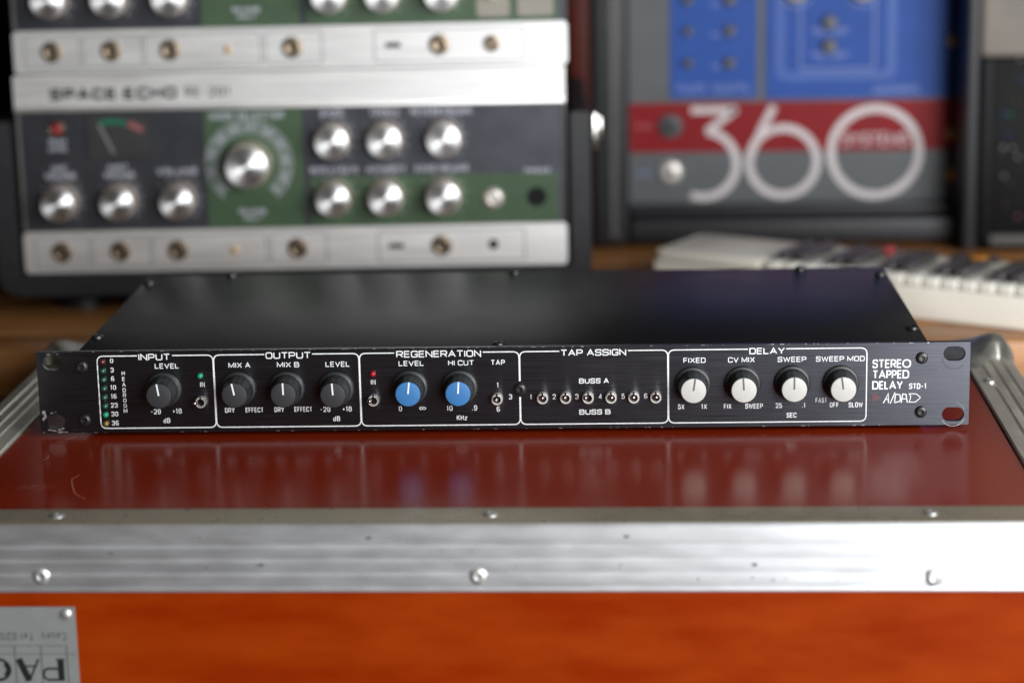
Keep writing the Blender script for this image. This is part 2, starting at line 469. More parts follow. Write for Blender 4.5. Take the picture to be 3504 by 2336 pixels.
# ================================================================== FLIGHT CASE
CX, HI, HO = 2.3, 256.3, 284.5
case = empty('flight_case', (CX, 22, -750), (0, 0, 0), 'red stained wooden flight case with riveted aluminium edges under the black rack unit', 'flight case')
def cp(name, V, F, m, **kw): return meshobj(name, V, F, m, case, (0, -22, 750), **kw)
V, F = box_data(-HI+1, HI-1, -134, 164, -9, 0); lid = cp('lid_panel', V, F, 'red_top')
V, F = box_data(-HO+2, HO-2, -155.8, -147, -750, -2); frontp = cp('front_panel', V, F, 'red_front')
V, F = box_data(-HO+2, -HO+11, -146.8, 167.8, -750, -2); cp('side_panel', V, F, 'red_front')
V, F = box_data(HO-11, HO-2, -146.8, 167.8, -750, -2); cp('side_panel', V, F, 'red_front')
V, F = box_data(-HO+11.2, HO-11.2, 168, 177, -750, -2); cp('back_panel', V, F, 'red_front')
# front edge: L extrusion with four flutes on its face
def flute(n, a0, a1, d):
    """ridge outline along a0..a1: list of (position, depth)"""
    out = []; p = (a1-a0)/n
    for i in range(n):
        s = a0+i*p
        out += [(s+.05*p, .05*d), (s+.14*p, 0), (s+.40*p, d*.10), (s+.66*p, d*.40), (s+.82*p, d*.85), (s+.90*p, d), (s+.97*p, d*.6)]
    return out
prof = [(-133, -.6), (-133, 1.0), (-133.6, 1.6), (-154.5, 1.7)]
prof += [(-154.5-3.4*sin(radians(a)), -1.7+3.4*cos(radians(a))) for a in (15, 30, 45, 60, 75, 90)]
prof += [(-157.9+d, -z) for z, d in flute(4, 3.2, 29.6, .85)]
prof += [(-157.6, -30.2), (-156.8, -31.2), (-155.9, -31.2), (-155.9, -2.2), (-134.1, -.6)]
V, F = extrude_profile(prof, -HO, HO)
fe = cp('edge_rail', V, F, 'alu', smooth=32)
fe.data.materials.append(X['alu_top_reflect'])
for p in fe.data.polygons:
    if p.normal.z > .8: p.material_index = 1  # upward faces get the tan reflection colour
# side edges: fluted top flange
for s in (-1, 1):
    pr = [(HI, -.6), (HI, .8), (HI+.8, 1.7), (HI+7, 1.7)]
    for i in range(3):
        a = HI+7+i*6.2
        pr += [(a+.6, .9), (a+1.6, .9), (a+2.4, 1.9), (a+5.6, 1.9)]
    pr += [(HO-1.2, 1.8), (HO, .4), (HO, -29), (HO-1.8, -29), (HO-1.8, -1.6), (HI, -1.6)]
    pr = [(s*a, b) for a, b in pr]
    V, F = extrude_profile(pr, -132.6, 176, 'y')
    cp('edge_rail', V, F, 'alu_side', smooth=32)
# rear edge
pr = [(y-22, z) for y, z in ((186.4, -.6), (186.4, 1.2), (187.2, 1.6), (201, 1.6), (202.2, .4), (202.2, -29), (200.4, -29), (200.4, -1.6), (187, -1.6))]
V, F = extrude_profile(pr, -HI+.5, HI-.5); cp('edge_rail', V, F, 'alu_side', smooth=32)
# pressed steel corners at the back: ball shell with three-lobed flanges
def corner(s):
    parts = []
    n = 20
    # ball
    Vb, Fb = [], []
    for i in range(13):
        t = pi/2 - i*pi/12*.92
        for k in range(32):
            a = 2*pi*k/32
            Vb.append((HO-9.5+13*cos(t)*cos(a), 166+15*cos(t)*sin(a), -3.5+14.0*sin(t)))
    for i in range(12):
        for k in range(32):
            k2 = (k+1) % 32
            Fb.append([i*32+k, i*32+k2, (i+1)*32+k2, (i+1)*32+k])
    parts.append((Vb, Fb))
    # flange lying on the side rail, wavy front edge, domed towards the ball
    rows, cols = 18, 30
    Vf, Ff = [], []
    for r in range(rows+1):
        v = r/rows
        for c in range(cols+1):
            u = c/cols
            x = HI-28+u*(HO-HI+29.2)
            yf = 134 - 11*math.exp(-((u-.52)/.14)**2) + 16*math.exp(-((u-.85)/.14)**2) - 60*max(0, u-.93) + 30*max(0, .35-u)
            y = yf + (181-yf)*v
            dx, dy = (x-(HO-9))/13, (y-164)/20
            bumpz = 8.0*math.exp(-(dx*dx+dy*dy)*.9)
            drop = 9*max(0, (u-.90)/.10)**2
            edge = min(1, v*5)
            Vf.append((x, y, 4.2*edge**.5+.3 + bumpz*edge - drop))
    for r in range(rows):
        for c in range(cols):
            i = r*(cols+1)+c
            Ff.append([i, i+1, i+cols+2, i+cols+1])
    parts.append((Vf, Ff))
    Vd = []
    V, F = join(parts)
    V = [(s*x, y, z) for x, y, z in V]
    if s < 0: F = [f[::-1] for f in F]
    o = cp('corner_bracket', V, F, 'steel', smooth=60)
    return o
for s in (-1, 1): corner(s)
def rivet(loc, rot=(0, 0, 0), R=3.4, hole=True, par=case):
    prof = [(R*1.08, -.8), (R, .25), (R*.90, .75), (R*.66, 1.2), (R*.38, 1.4)] + ([(R*.32, 1.3), (R*.28, .0), (R*.05, -.1)] if hole else [(R*.05, 1.5)])
    rv = lathe('rivet', prof, 'rivet', par, (loc[0]-CX if par is case else loc[0], loc[1]-22 if par is case else loc[1], loc[2]+750 if par is case else loc[2]), rot, 24, None, 50)
    if hole and R > 4: lathe('rivet_hole', [(R*.27, .05), (R*.27, .2), (.05, .2)], 'hole', rv, seg=16)
    return rv
for x, z in ((-203.5, -23.2), (-1.7, -23.6), (204, -24.4)): rivet((x, -157.2, z), FACE, 4.3)
for x in (-197.5, 3.8, 203.6): rivet((x, -144.6, 1.5), R=3.3)
for y in (96, -80): rivet((265.8, y, 1.6), R=3.3); rivet((-261, y+4, 1.6), R=3.3)
def smudge(cx, cz, rx, rz, j=.5, n=12):
    return ([(cx+rx*(1-j*random.random())*cos(2*pi*i/n), cz+rz*(1-j*random.random())*sin(2*pi*i/n), 0) for i in range(n)], [list(range(n))])
for mname, num, sizes in (('wear', 26, (.5, .8, 1.2)), ('grime', 22, (.4, .7, 1.6))):
    parts = []
    for i in range(num):
        q = random.choice(sizes); zz_ = random.choice((-5.2, -11.9, -18.5, -25.1)) + random.uniform(-.7, .9)
        parts.append(smudge(random.uniform(-250, 250), zz_, q*random.uniform(.8, 2.2), q*.55))
    V, F = join(parts)
    o = meshobj('scuff_marks', V, F, mname, case, (-CX, -158.0-22, 750), FACE); o['kind'] = 'stuff'
# maker's plate on the front, fixed upside down
pl = meshobj('name_plate', *box_data(0, 110, 0, 62, 0, .8), 'plate', case, (-189-CX, -155.9-22, -38.3+750), (pi/2, pi, 0))
def pxy(x, z): return (-189-x, -38.3-z)       # world mm -> plate coordinates (plate is turned 180 degrees)
def plate_mark(parts, m): 
    V, F = join(parts); return meshobj('lettering', V, F, m, pl)
Zp = .86
y0, y1 = 25.3, 36.2
plate_mark([ribbon([(8.3, y0), (8.3, y1)], 3.0, False, Zp), ribbon(fillet([(8.3, y1-.5), (16.6, y1-.5), (16.6, 30.2), (8.3, 30.2)], 3), 1.1, False, Zp+.01),
            ribbon([(6.2, y0+.3), (10.6, y0+.3)], .6, False, Zp+.02)], 'ink')
plate_mark([ribbon([(23.6, y1), (28.0, y0)], 3.2, False, Zp), ribbon([(23.6, y1), (18.6, y0)], 1.0, False, Zp+.01), ribbon([(20.6, 29), (26.3, 29)], .8, False, Zp+.02)], 'ink')
plate_mark([ribbon(arc(37.6, 30.7, 5.0, 60, 300), 1.4, False, Zp), ribbon(arc(36.6, 30.7, 3.6, 120, 240), 2.6, False, Zp+.01)], 'ink')
plate_mark([ribbon([(46, y0), (46, y1)], 3.0, False, Zp), ribbon([(53, y1), (46, 31), (53.6, y0)], 1.6, False, Zp+.01)], 'ink')
V, F = text_data('Cases', 4.8, 16.4, 12.4, 16.2, .55, rad=.4, gap=.2, z=Zp); meshobj('lettering', V, F, 'ink_thin', pl)
V, F = text_data('Tel 020', 20.2, 36, 12.4, 16.2, .6, rad=.4, gap=.2, z=Zp); meshobj('lettering', V, F, 'ink_thin', pl)
plate_mark([ribbon([(4.8, 18.9), (108, 18.9)], .35, False, Zp), ribbon([(0.6, 23), (108, 23)], .35, False, Zp)] +
           [ribbon([(x, 18.9), (x, 58)], .6, False, Zp+.008) for x in (5.1, 17.2, 29.6, 42, 54.4)], 'ink_thin')
rivet((4.3, 3.6, .6), (0, 0, 0), 2.9, False, pl)
# a few scratches in the lacquer of the lid
def scratch(pts, w):
    V, F = ribbon(pts, w, False, .03)
    return meshobj('scratch', V, F, 'scratch', case, (-CX, -22, 750))
scratch([(-204.4, -72.5), (-206.6, -79), (-205.6, -84), (-203.2, -92), (-199.5, -103), (-196, -108), (-192, -112)], .45)
scratch([(-223.4, 1.5), (-224.6, -4), (-227.4, -9), (-231, -12)], .35)
scratch([(-229, -37), (-228.2, -42), (-229.6, -46)], .4)
for i in range(9):
    x = -231+random.random()*17; y = -97+random.random()*7
    scratch([(x, y), (x+3+random.random()*5, y+.6+random.random()*1.2)], .18)

# ================================================================== RACK UNIT
YA = .0149
Z0, PH, PW = 2.4, 43.66, 482.6
unit = empty('rack_delay_unit', (0, 0, 0), (0, 0, YA), 'black one-space rack delay unit with ten knobs standing on the red flight case', 'audio processor')
hw = PW/2
slots = [(-238.4, -228.2, 36.3, 44.1), (-238.4, -228.4, 4.9, 12.3), (227.6, 238.9, 36.3, 43.9), (227.6, 238.9, 4.2, 11.7)]
def slot_loop(a):
    x0, x1, y0, y1 = a
    return rrect(x0, x1, y0, y1, (y1-y0)/2-.05, 8)
Vp, Fp = poly_holes(rrect(-hw, hw, Z0, Z0+PH, .5, 3), [slot_loop(a) for a in slots], -3.2, 0)
fp = meshobj('front_panel', Vp, Fp, 'anodised', unit, rot=FACE, smooth=30)
# chassis and top cover
box('chassis', -219, 219, 3.4, 197, 2.6, 43.6, 'chassis', unit, .6)
Vc, Fc = box_data(-220.5, 220.5, 3.3, 199.5, 43.8, 45.2, .5, 2)
cov = meshobj('top_cover', Vc, Fc, 'cover', unit, smooth=40)
box('cover_side', -220.7, -219.4, 3.3, 199.5, 16, 43.7, 'cover', unit)
box('cover_side', 219.4, 220.7, 3.3, 199.5, 16, 43.7, 'cover', unit)
parts = []
for i in range(420):
    x, y, r_ = random.uniform(-216, 216), 5+190*random.random()**1.6, random.choice((.10, .12, .16, .22))
    parts.append(([(x-r_, y, 45.23), (x+r_*.3, y-r_, 45.23), (x+r_, y+r_*.4, 45.23), (x-r_*.2, y+r_, 45.23)], [[0, 1, 2, 3]]))
V, F = join(parts); ds = meshobj('dust', V, F, 'dust', cov); ds['kind'] = 'stuff'
for x in (-190, 190):
    for y in (25, 175): lathe('foot', [(6, 0), (6.4, 1), (6.2, 2.7)], 'chassis', unit, (x, y, 0), seg=20)
for x, y in ((-216.6, 35), (-.5, 8.3), (216.4, 34.5), (-169.7, 194.5), (.6, 194.5), (170.8, 194.5), (216.2, 176), (-216.2, 176)):
    screw('cover_screw', unit, (x, y, 45.2), (0, 0, random.random()), 3.4, h=1.9)
for x, z in ((-217.6, 38.2), (-217.8, 9.5), (10.3, 23.7), (216.7, 38.0), (216.7, 9.5)):
    screw('panel_screw', unit, (x, -.2, z), (pi/2, random.random(), 0), 3.15)
# printed boxes
LW = .62
T_, B_ = 43.55, 4.75
xs = [-209.4, -148.6, -72.6, 10.35, 86.95, 188.7]
gaps = [(-188.4, -170.0), (-121.9, -97.0), (-54.4, -8.5), (31.0, 66.3), (127.9, 147.4)]
RC = 3.2
for i in range(5):
    a, b = xs[i], xs[i+1]
    g0, g1 = gaps[i]
    d0 = .0 if i == 0 else .16; d1 = .0 if i == 4 else .16
    a, b = a+d0, b-d1
    rightgap = (abs(xs[i+1]-10.35) < .1); leftgap = (abs(xs[i]-10.35) < .1)
    zz = .05+.004*(i % 2)
    w_ = LW*.92
    if rightgap or leftgap:
        if rightgap:
            s1 = fillet([(g1, T_), (b, T_), (b, 27.9)], RC); s2 = fillet([(b, 19.5), (b, B_), (a, B_), (a, T_), (g0, T_)], RC)
        else:
            s1 = fillet([(a, 27.9), (a, T_), (g0, T_)], RC); s2 = fillet([(g1, T_), (b, T_), (b, B_), (a, B_), (a, 19.5)], RC)
        V, F = join([ribbon(s1, w_, False, zz), ribbon(s2, w_, False, zz)])
    else:
        V, F = ribbon(fillet([(g1, T_), (b, T_), (b, B_), (a, B_), (a, T_), (g0, T_)], RC), w_, False, zz)
    meshobj('printed_outline', V, F, 'white_print', fp)
HEAD = [('INPUT', -187.7, -171.1, 41.05, 44.55), ('OUTPUT', -121.2, -97.7, 41.2, 44.7), ('REGENERATION', -53.3, -9.4, 41.1, 44.65),
        ('TAP ASSIGN', 31.7, 65.4, 41.0, 44.4), ('DELAY', 128.6, 146.8, 40.85, 44.2)]
for s, a, b, c, d in HEAD: lettering(s, a, b, c, d, .56, 'white_print', fp, rad=.30, gap=.13)
SUB = [('LEVEL', -179.35, -166.7), ('MIX A', -140.8, -129.4), ('MIX B', -115.5, -103.9), ('LEVEL', -90.2, -77.6), ('LEVEL', -52.2, -39.1),
       ('HI CUT', -26.5, -13.2), ('TAP', -4.4, 2.85), ('FIXED', 94.8, 106.2), ('CV MIX', 117.7, 131.4), ('SWEEP', 143.1, 157.8), ('SWEEP MOD', 162.7, 187.6)]
for s, a, b in SUB: lettering(s, a, b, 36.6, 39.35, .42, 'white_print', fp, rad=.30, gap=.16)
lettering('BUSS A', 41.0, 56.4, 26.3, 29.0, .47, 'white_print', fp, rad=.30, gap=.13)
lettering('BUSS B', 40.9, 57.05, 9.7, 12.4, .47, 'white_print', fp, rad=.30, gap=.13)
SM = dict(rad=.42, cond=.46, gap=.15)
for s, y in zip(('0', '3', '6', '10', '16', '23', '30', '36'), (41.07, 36.13, 31.46, 26.8, 22.0, 17.2, 12.5, 7.6)):
    lettering(s, -201.8, None, y-1.28, y+1.28, .40, 'white_print', fp, **SM)
for c, y in zip('HEADROOM', (34.35, 31.22, 28.27, 25.3, 22.5, 19.7, 16.9, 14.2)):
    lettering(c, -196.1, None, y-1.12, y+1.12, .36, 'white_print', fp, rad=.42, cond=.58)
for s, x, y in (('IN', -154.9, 27.85), ('-28', -180.2, 13.55), ('+18', -169.0, 13.7), ('dB', -174.6, 8.7), ('-28', -91.3, 13.9), ('+18', -79.9, 14.0), ('dB', -85.5, 8.8),
                ('IN', -65.7, 28.2), ('0', -52.05, 13.85), ('10', -26.4, 13.8), ('.9', -13.5, 13.85), ('KHz', -20.1, 8.7), ('1', -1.1, 25.9), ('3', 5.4, 19.6), ('6', -1.1, 13.1),
                ('1', 15.95, 19.4), ('2', 28.05, 19.4), ('3', 39.8, 19.36), ('4', 51.9, 19.32), ('5', 63.7, 19.28), ('6', 75.35, 19.25)):
    lettering(s, x, None, y-1.36, y+1.36, .37, 'white_print', fp, **SM)
lettering('@', -40.45, None, 12.9, 14.95, .42, 'white_print', fp, rad=.5, cond=.85)
for s, a, b, y in (('DRY', -143.8, -138.7, 13.9), ('EFFECT', -133.0, -123.6, 13.95), ('DRY', -117.9, -112.8, 14.0), ('EFFECT', -107.4, -98.1, 14.05), ('5X', 91.9, 95.2, 13.35), ('1X', 103.9, 106.9, 13.35),
                   ('FIX', 115.6, 119.5, 13.35), ('SWEEP', 126.6, 135.7, 13.35), ('25', 142.3, 145.5, 13.5), ('.1', 155.7, 157.5, 13.5), ('SEC', 147.9, 153.0, 8.3),
                   ('FAST', 162.7, 168.6, 16.1), ('OFF', 170.0, 174.7, 13.6), ('SLOW', 179.7, 186.9, 13.5)):
    lettering(s, a, b, y-1.32, y+1.32, .41, 'white_print', fp, rad=.42, gap=.10)
for s, a, b, c, d in (('STEREO', 191.6, 211.3, 32.8, 37.4), ('TAPPED', 191.7, 210.4, 27.2, 31.7), ('DELAY', 191.6, 207.3, 21.5, 26.0)):
    lettering(s, a, b, c, d, .74, 'white_print', fp, rad=.5, gap=.05, wid=GEO)
lettering('STD-1', 210.4, 219.4, 21.6, 24.6, .52, 'white_print', fp, rad=.45, gap=.07)
# maker's mark: triangle, slanted letters, open D
meshobj('printed_triangle', [(191.85, 20.0, .06), (191.85, 14.6, .06), (196.5, 17.3, .06)], [[0, 1, 2]], 'maroon_print', fp)
parts = [ribbon([(197.5, 14.3), (199.9, 19.2), (200.1, 14.3)], .55, False, .06), ribbon([(198.4, 16.2), (200.1, 16.2)], .45, False, .07),
         ribbon([(200.9, 13.9), (203.4, 19.9)], .5, False, .06),
         ribbon(fillet([(203.2, 14.4), (203.6, 19.1), (206.0, 18.6), (206.2, 15.2), (203.2, 14.4)], 1.0, False), .55, False, .065),
         ribbon([(206.6, 14.3), (207.3, 19.0), (209.0, 18.8), (209.7, 14.4)], .55, False, .06), ribbon([(206.9, 16.4), (209.3, 16.4)], .45, False, .07),
         ribbon(fillet([(211.3, 17.9), (210.6, 19.1, 0), (214.2, 19.0), (216.5, 17.0, .4), (213.8, 14.6), (210.6, 14.7, 0), (211.3, 16.6), (211.4, 18.0)], 1.6), .42, False, .06)]
V, F = join(parts); meshobj('lettering', V, F, 'white_print', fp)
# worn paint: bare edges, chipped corner, washer marks round the slots
def blob(cx, cy, rx, ry, n=11, j=.45):
    return [(cx+rx*(1-j*random.random())*cos(2*pi*i/n), cy+ry*(1-j*random.random())*sin(2*pi*i/n), .035) for i in range(n)]
parts = []
for cx, cy, rx, ry in ((-239.3, 13.6, 1.2, 1.3), (-238.6, 11.6, 1.0, 1.6), (-239.6, 10.0, .8, 1.2), (-236.6, 4.2, 1.4, .6), (-234.3, 3.7, 1.8, .55), (-231.5, 4.3, 1.5, .5), (-229.6, 4.9, 1.0, .7),
                       (-230.8, 3.0, 2.6, .45), (-228.0, 2.9, 1.5, .4), (-235, 13.2, 1.0, .35), (-233, 13.8, .7, .25), (-239.8, 2.9, .6, .35), (-230, 44.9, .5, .25), (-235, 44.7, 1.6, .3), (-232.5, 36.0, .4, .2), (-206.4, 21, .14, 3)):
    v = blob(cx, cy, rx, ry); parts.append((v, [list(range(len(v)))]))
for i in range(120):
    x = random.uniform(-hw+2, hw-2); t = random.random()
    l = random.choice((.3, .5, .9, 1.6)); yy = Z0+PH-.13 if t < .6 else Z0+.13
    parts.append(ribbon([(x, yy), (x+l, yy)], .10+.2*random.random(), False, .03))
for i in range(26):
    x = random.uniform(-hw+4, hw-4); y = random.choice((random.uniform(3.0, 4.4), random.uniform(3.0, 5), random.uniform(5, 44)))
    v = blob(x, y, .16, .14, 7); parts.append((v, [list(range(len(v)))]))
V, F = join(parts); wr = meshobj('paint_wear', V, F, 'wear', fp); wr['kind'] = 'stuff'
parts = [ribbon(arc(233.2, 7.6, 6.0, 205, 340), .18, False, .03), ribbon(arc(233.2, 8.4, 6.0, 20, 75), .08, False, .03)]
V, F = join(parts); meshobj('washer_mark', V, F, 'wear', fp)
V, F = ribbon(arc(233.2, 38.0, 6.1, 185, 320), .3, False, .03); meshobj('washer_mark', V, F, 'chassis', fp)

# knobs
KN = [(-175.2, 25.6, -8.2, 'black'), (-136.1, 25.5, -10.7, 'black'), (-110.8, 25.4, -.9, 'black'), (-85.2, 25.0, -3.2, 'black'), (-46.6, 25.2, 6.6, 'blue'), (-20.9, 25.1, 3.8, 'blue'),
      (99.45, 25.4, 8.1, 'white'), (125.1, 25.4, -3.4, 'white'), (150.65, 25.5, 0, 'white'), (175.5, 25.3, -7.9, 'white')]
def flutes(i, a, r):
    if i in (6, 7, 8): return r*(1-.022*(1 if (a*14/(2*pi)) % 1 < .28 else 0))
    return r
kprof = [(9.2, 0), (9.35, .35), (9.35, 1.3), (8.9, 1.75), (7.9, 2.0), (7.55, 2.35), (7.45, 2.8), (6.95, 13.0), (6.8, 13.6), (6.62, 13.95), (6.45, 13.95), (6.4, 13.6), (.1, 13.6)]
cprof = [(6.42, 13.3), (6.42, 14.15), (6.25, 14.45), (5.9, 14.55), (.05, 14.5)]
proto = {}
Vk, Fk = lathe_data(kprof, 84, flutes)
kmesh = cmesh = None
ANG = {'black': 'charcoal', 'blue': 'blue', 'white': 'off-white'}
for x, y, a, c in KN:
    if kmesh is None:
        ko = meshobj('knob', Vk, Fk, 'knob_black', unit, (x, -.05, y), FACE, smooth=30); kmesh = ko.data
    else:
        ko = link(bpy.data.objects.new('knob', kmesh), unit, (x, -.05, y), FACE)
    ko.rotation_euler = (pi/2, radians(a), 0)
    co = lathe('cap', cprof, 'cap_'+c, ko, seg=48, sm=40)
    V, F = box_data(-.42, .42, .15, 6.35, 14.3, 14.72, .05, 1)
    meshobj('pointer', V, F, 'pointer_dark' if c == 'white' else 'pointer_white', ko)

# lamps
LED = [(-206.5, 40.7, 'led_red_dim'), (-206.5, 35.9, 'led_green_dim'), (-206.5, 31.2, 'led_green_dim'), (-206.5, 26.45, 'led_green_dim'), (-206.5, 21.7, 'led_green_dim'), (-206.5, 16.95, 'led_green_dim'),
       (-206.5, 12.25, 'led_green'), (-206.5, 7.55, 'led_yellow'), (-155.8, 32.65, 'led_green'), (-65.7, 32.75, 'led_red')]
for x, y, m in LED:
    lathe('indicator_lamp', [(1.45, -.5), (1.45, 1.0), (1.36, 1.5), (1.1, 2.0), (.7, 2.32), (.3, 2.45), (.03, 2.48)], m, unit, (x, 0, y), FACE, 24, None, 60)

# toggle switches: threaded collar with a key slot, bat lever
TG = [(-155.8, 19.0, -14, 6), (-65.7, 19.0, -10, 8), (-1.55, 19.0, -2, 8), (22.0, 19.25, 0, 11), (33.95, 19.3, -3, 11), (45.55, 19.22, -9, 10), (57.4, 19.22, 1, 10), (69.1, 19.18, -2, 10), (80.45, 19.19, 0, 10)]
def collar_data():
    V, F = lathe_data([(2.95, -.3), (2.95, 3.6), (2.75, 3.9), (2.1, 3.9), (1.95, 3.6), (1.95, 1.2)], 40)
    F = [f for f in F if len(f) == 4]
    return V, F
for x, y, ax, ay in TG:
    V, F = collar_data()
    t = meshobj('toggle_switch', V, F, 'satin_nickel', unit, (x, 0, y), FACE, smooth=40)
    box('key_slot', -.45, .45, 1.9, 3.0, 2.6, 3.98, 'hole', t)
    lathe('collar_throat', [(1.94, 1.0), (1.94, 1.5), (.1, 1.5)], 'hole', t, seg=24)
    lv = lathe('lever', [(.75, 1.2), (.8, 4.2), (1.05, 7.4), (1.22, 8.6), (1.15, 9.3), (.85, 9.8), (.4, 10.05), (.03, 10.1)], 'lever_metal', t, (0, 0, 0), (radians(-ay), radians(ax), 0), 20, None, 60)

# ================================================================== TAPE ECHO UNITS
EX, EY, EYAW = -347.4, 371.1, radians(2.59)
EW = 371.0
def nutjack(par, x, y, z, R=7.0, hole=3.8, m='jack'):
    j = lathe('jack_socket', [(R, -.5), (R, 1.2), (R*.93, 1.8), (R*.62, 2.2), (R*.58, 3.2), (hole*1.15, 3.3), (hole, 3.0)], m, par, (x, y, z), (0, 0, 0), 28, None, 40)
    lathe('socket_hole', [(hole+.2, 2.0), (hole+.2, 2.9), (.05, 2.9)], 'hole', j, seg=20)
    return j
def echo_knob(par, x, y, z, R, h, ang):
    """skirted knob: dark base, turned skirt, spun cap"""
    k = lathe('knob', [(R*1.03, 0), (R*1.03, 2.0), (R*.99, 2.8), (R*.97, 3.6), (R*.955, h*.5), (R*.94, h-.8), (R*.92, h-.1), (R*.88, h)], 'skirt_alu', par, (x, y, z), (0, 0, ang), 40, None, 40)
    lathe('cap', [(R*.90, h-.3), (R*.90, h+.5), (R*.86, h+.9), (R*.06, h+.9)], 'spun', k, seg=48, sm=60)
    return k
def make_echo(z, upper):
    u = empty('tape_echo_unit', (EX + (2.0 if upper else 0), EY, z), (0, 0, EYAW))
    body = box('chassis', 1, EW-1, 4, 215, 0.2, 135.6, 'tolex', u, 1.5)
    face = plate('dark_panel', rrect(0, EW, 29.2, 112, 1), -4, 0, 'echo_dark', u, rot=FACE)
    js = plate('jack_strip', rrect(0, EW, .4, 29.0, 3.0), -4, 3.2, 'silver', u, rot=FACE)
    ts = plate('name_strip', rrect(0, EW, 112.2, 135.8, 2.0), -4, 3.2, 'silver', u, rot=FACE)
    trim = box('lower_trim', 0, EW, -5.2, -3.2, 111.0, 114.2, 'silver', u, .6)
    for s in (0, EW-2.2): box('side_trim', s, s+2.2, -1.6, -.02, 29.4, 110.8, 'cab_trim', u, .3)
    gp = plate('green_panel', rrect(127, 193, 29.4, 110.6, 1), 0.02, .5, 'echo_green', u, rot=FACE)
    gp2 = plate('green_panel', rrect(197, 365, 29.4, 63, 1), .02, .5, 'echo_green', u, rot=FACE)
    # name strip lettering
    V, F = text_data('SPACE ECHO', 24.5, 110, 118.6, 126.4, 1.9, rad=.3, gap=.18, z=3.28); meshobj('lettering', V, F, 'ink', ts)
    V, F = text_data('RE-201', 116, 146, 119.2, 126.2, 1.2, rad=.3, gap=.2, z=3.28); meshobj('lettering', V, F, 'ink_thin', ts)
    # knobs
    for x in (27.0, 67.0, 107.2): echo_knob(u, x, -.3, 49.5, 12.0, 15, 0).rotation_euler = FACE
    for x in (213.6, 248.9, 288.6): echo_knob(u, x, -.3, 88.2, 12.2, 15, 0).rotation_euler = FACE
    for x in (213.0, 248.5, 287.6): echo_knob(u, x, -.7, 49.2, 12.2, 15, 0).rotation_euler = FACE
    echo_knob(u, 156.2, -.7, 73.2, 15.5, 17, 0).rotation_euler = FACE
    # print on the faces
    P = lambda s, x0, x1, y0, h, par, z=.1, m='grey_print': lettering_on(s, x0, x1, y0, h, par, z, m)
    def lettering_on(s, x0, x1, y0, h, par, z, m):
        V, F = text_data(s, x0, x1, y0, y0+h, .75, rad=.4, gap=.2, z=z); meshobj('lettering', V, F, m, par)
    P('MIC', 22, 32, 70, 4, face); P('VOLUME', 17, 38, 65, 4, face)
    P('INST', 60, 74, 70, 4, face); P('VOLUME', 57, 78, 65, 4, face)
    P('VOLUME', 93, 121, 66.5, 4.6, face)
    P('MODE SELECTOR', 131, 181, 103.2, 5.0, gp, .58)
    P('BASS', 206, 221, 104, 4.6, face); P('TREBLE', 239, 259, 104, 4.6, face); P('REVERB VOLUME', 267, 308, 104, 4.6, face)
    P('REPEAT RATE', 197.5, 230, 65.2, 4.4, face); P('INTENSITY', 236, 262, 65.2, 4.4, face); P('ECHO VOLUME', 269, 305, 65.2, 4.4, face)
    # ticks round the knobs, band round the selector
    def ticks(cx, cy, r, par, z=.1, m='grey_print'):
        ps = []
        for k in range(11):
            a = radians(225-27*k)
            ps.append(ribbon([(cx+r*cos(a), cy+r*sin(a)), (cx+(r+2.2)*cos(a), cy+(r+2.2)*sin(a))], .5, False, z))
        V, F = join(ps); meshobj('scale_marks', V, F, m, par)
    for x in (27.0, 67.0, 107.2): ticks(x, 49.5, 13.6, face)
    for x in (213.6, 248.9, 288.6): ticks(x, 88.2, 13.8, face)
    for x in (213.0, 248.5, 287.6): ticks(x, 49.2, 13.8, gp2, .58)
    ps = [ribbon(arc(156.2, 73.0, 21.4, 233, -53, 48), .5, False, .58), ribbon(arc(156.2, 73.0, 29.4, 233, -53, 48), .5, False, .58)]
    for k in range(64):
        a = radians(231-4.44*k); r1 = 22.6+random.random(); r2 = r1+4.6+random.random()
        if k % 6: ps.append(ribbon([(156.2+r1*cos(a), 73+r1*sin(a)), (156.2+r2*cos(a), 73+r2*sin(a))], .85, False, .585))
    V, F = join(ps); meshobj('selector_scale', V, F, 'grey_print', gp)
    P('REVERB', 148, 166, 38.5, 3.4, gp, .58); P('ONLY', 151, 163, 34.2, 3.2, gp, .58)
    # meter and peak lamp
    mt = plate('level_meter', rrect(48, 88, 78.5, 108, 1.5), .05, 1.4, 'meter', u, rot=FACE)
    V, F = ribbon(arc(66, 72, 31.5, 107, 74, 14), 4.2, False, 1.5); meshobj('meter_scale', V, F, 'meter_green', mt)
    V, F = ribbon(arc(66, 72, 31.5, 72, 52, 10), 4.6, False, 1.5); meshobj('meter_scale', V, F, 'meter_red', mt)
    V, F = ribbon([(56, 101.5), (65, 82)], 1.9, False, 1.6); meshobj('meter_needle', V, F, 'needle', mt)
    pk = lathe('peak_lamp', [(5.4, 0), (5.4, 1.5), (4.6, 2.2), (4.2, 2.0)], 'jack', u, (27.2, 0, 99), FACE, 28)
    lathe('lens', [(4.2, 1.0), (4.0, 2.6), (2.6, 3.8), (.05, 4.2)], 'peak_red', pk, seg=24, sm=60)
    P('PEAK', 21.5, 33, 88.6, 3.4, face); P('LEVEL', 21, 33.5, 83.8, 3.4, face)
    # jack strip
    for x in (26.0, 66.0, 105.4, 187.2, 285.4): nutjack(js, x, 15.0, 3.2)
    if upper: nutjack(js, 320.6, 15.0, 3.2, 5.6, 2.6)
    else: lathe('socket_hole', [(3.3, 3.0), (3.3, 3.4), (.05, 3.4)], 'hole', js, (320.6, 15, 0), seg=20)
    lathe('slide_lamp', [(2.6, 3.0), (2.6, 4.4), (1.6, 5.4), (.05, 5.6)], 'orange_lamp', js, (144.2, 14.2, 0), seg=20)
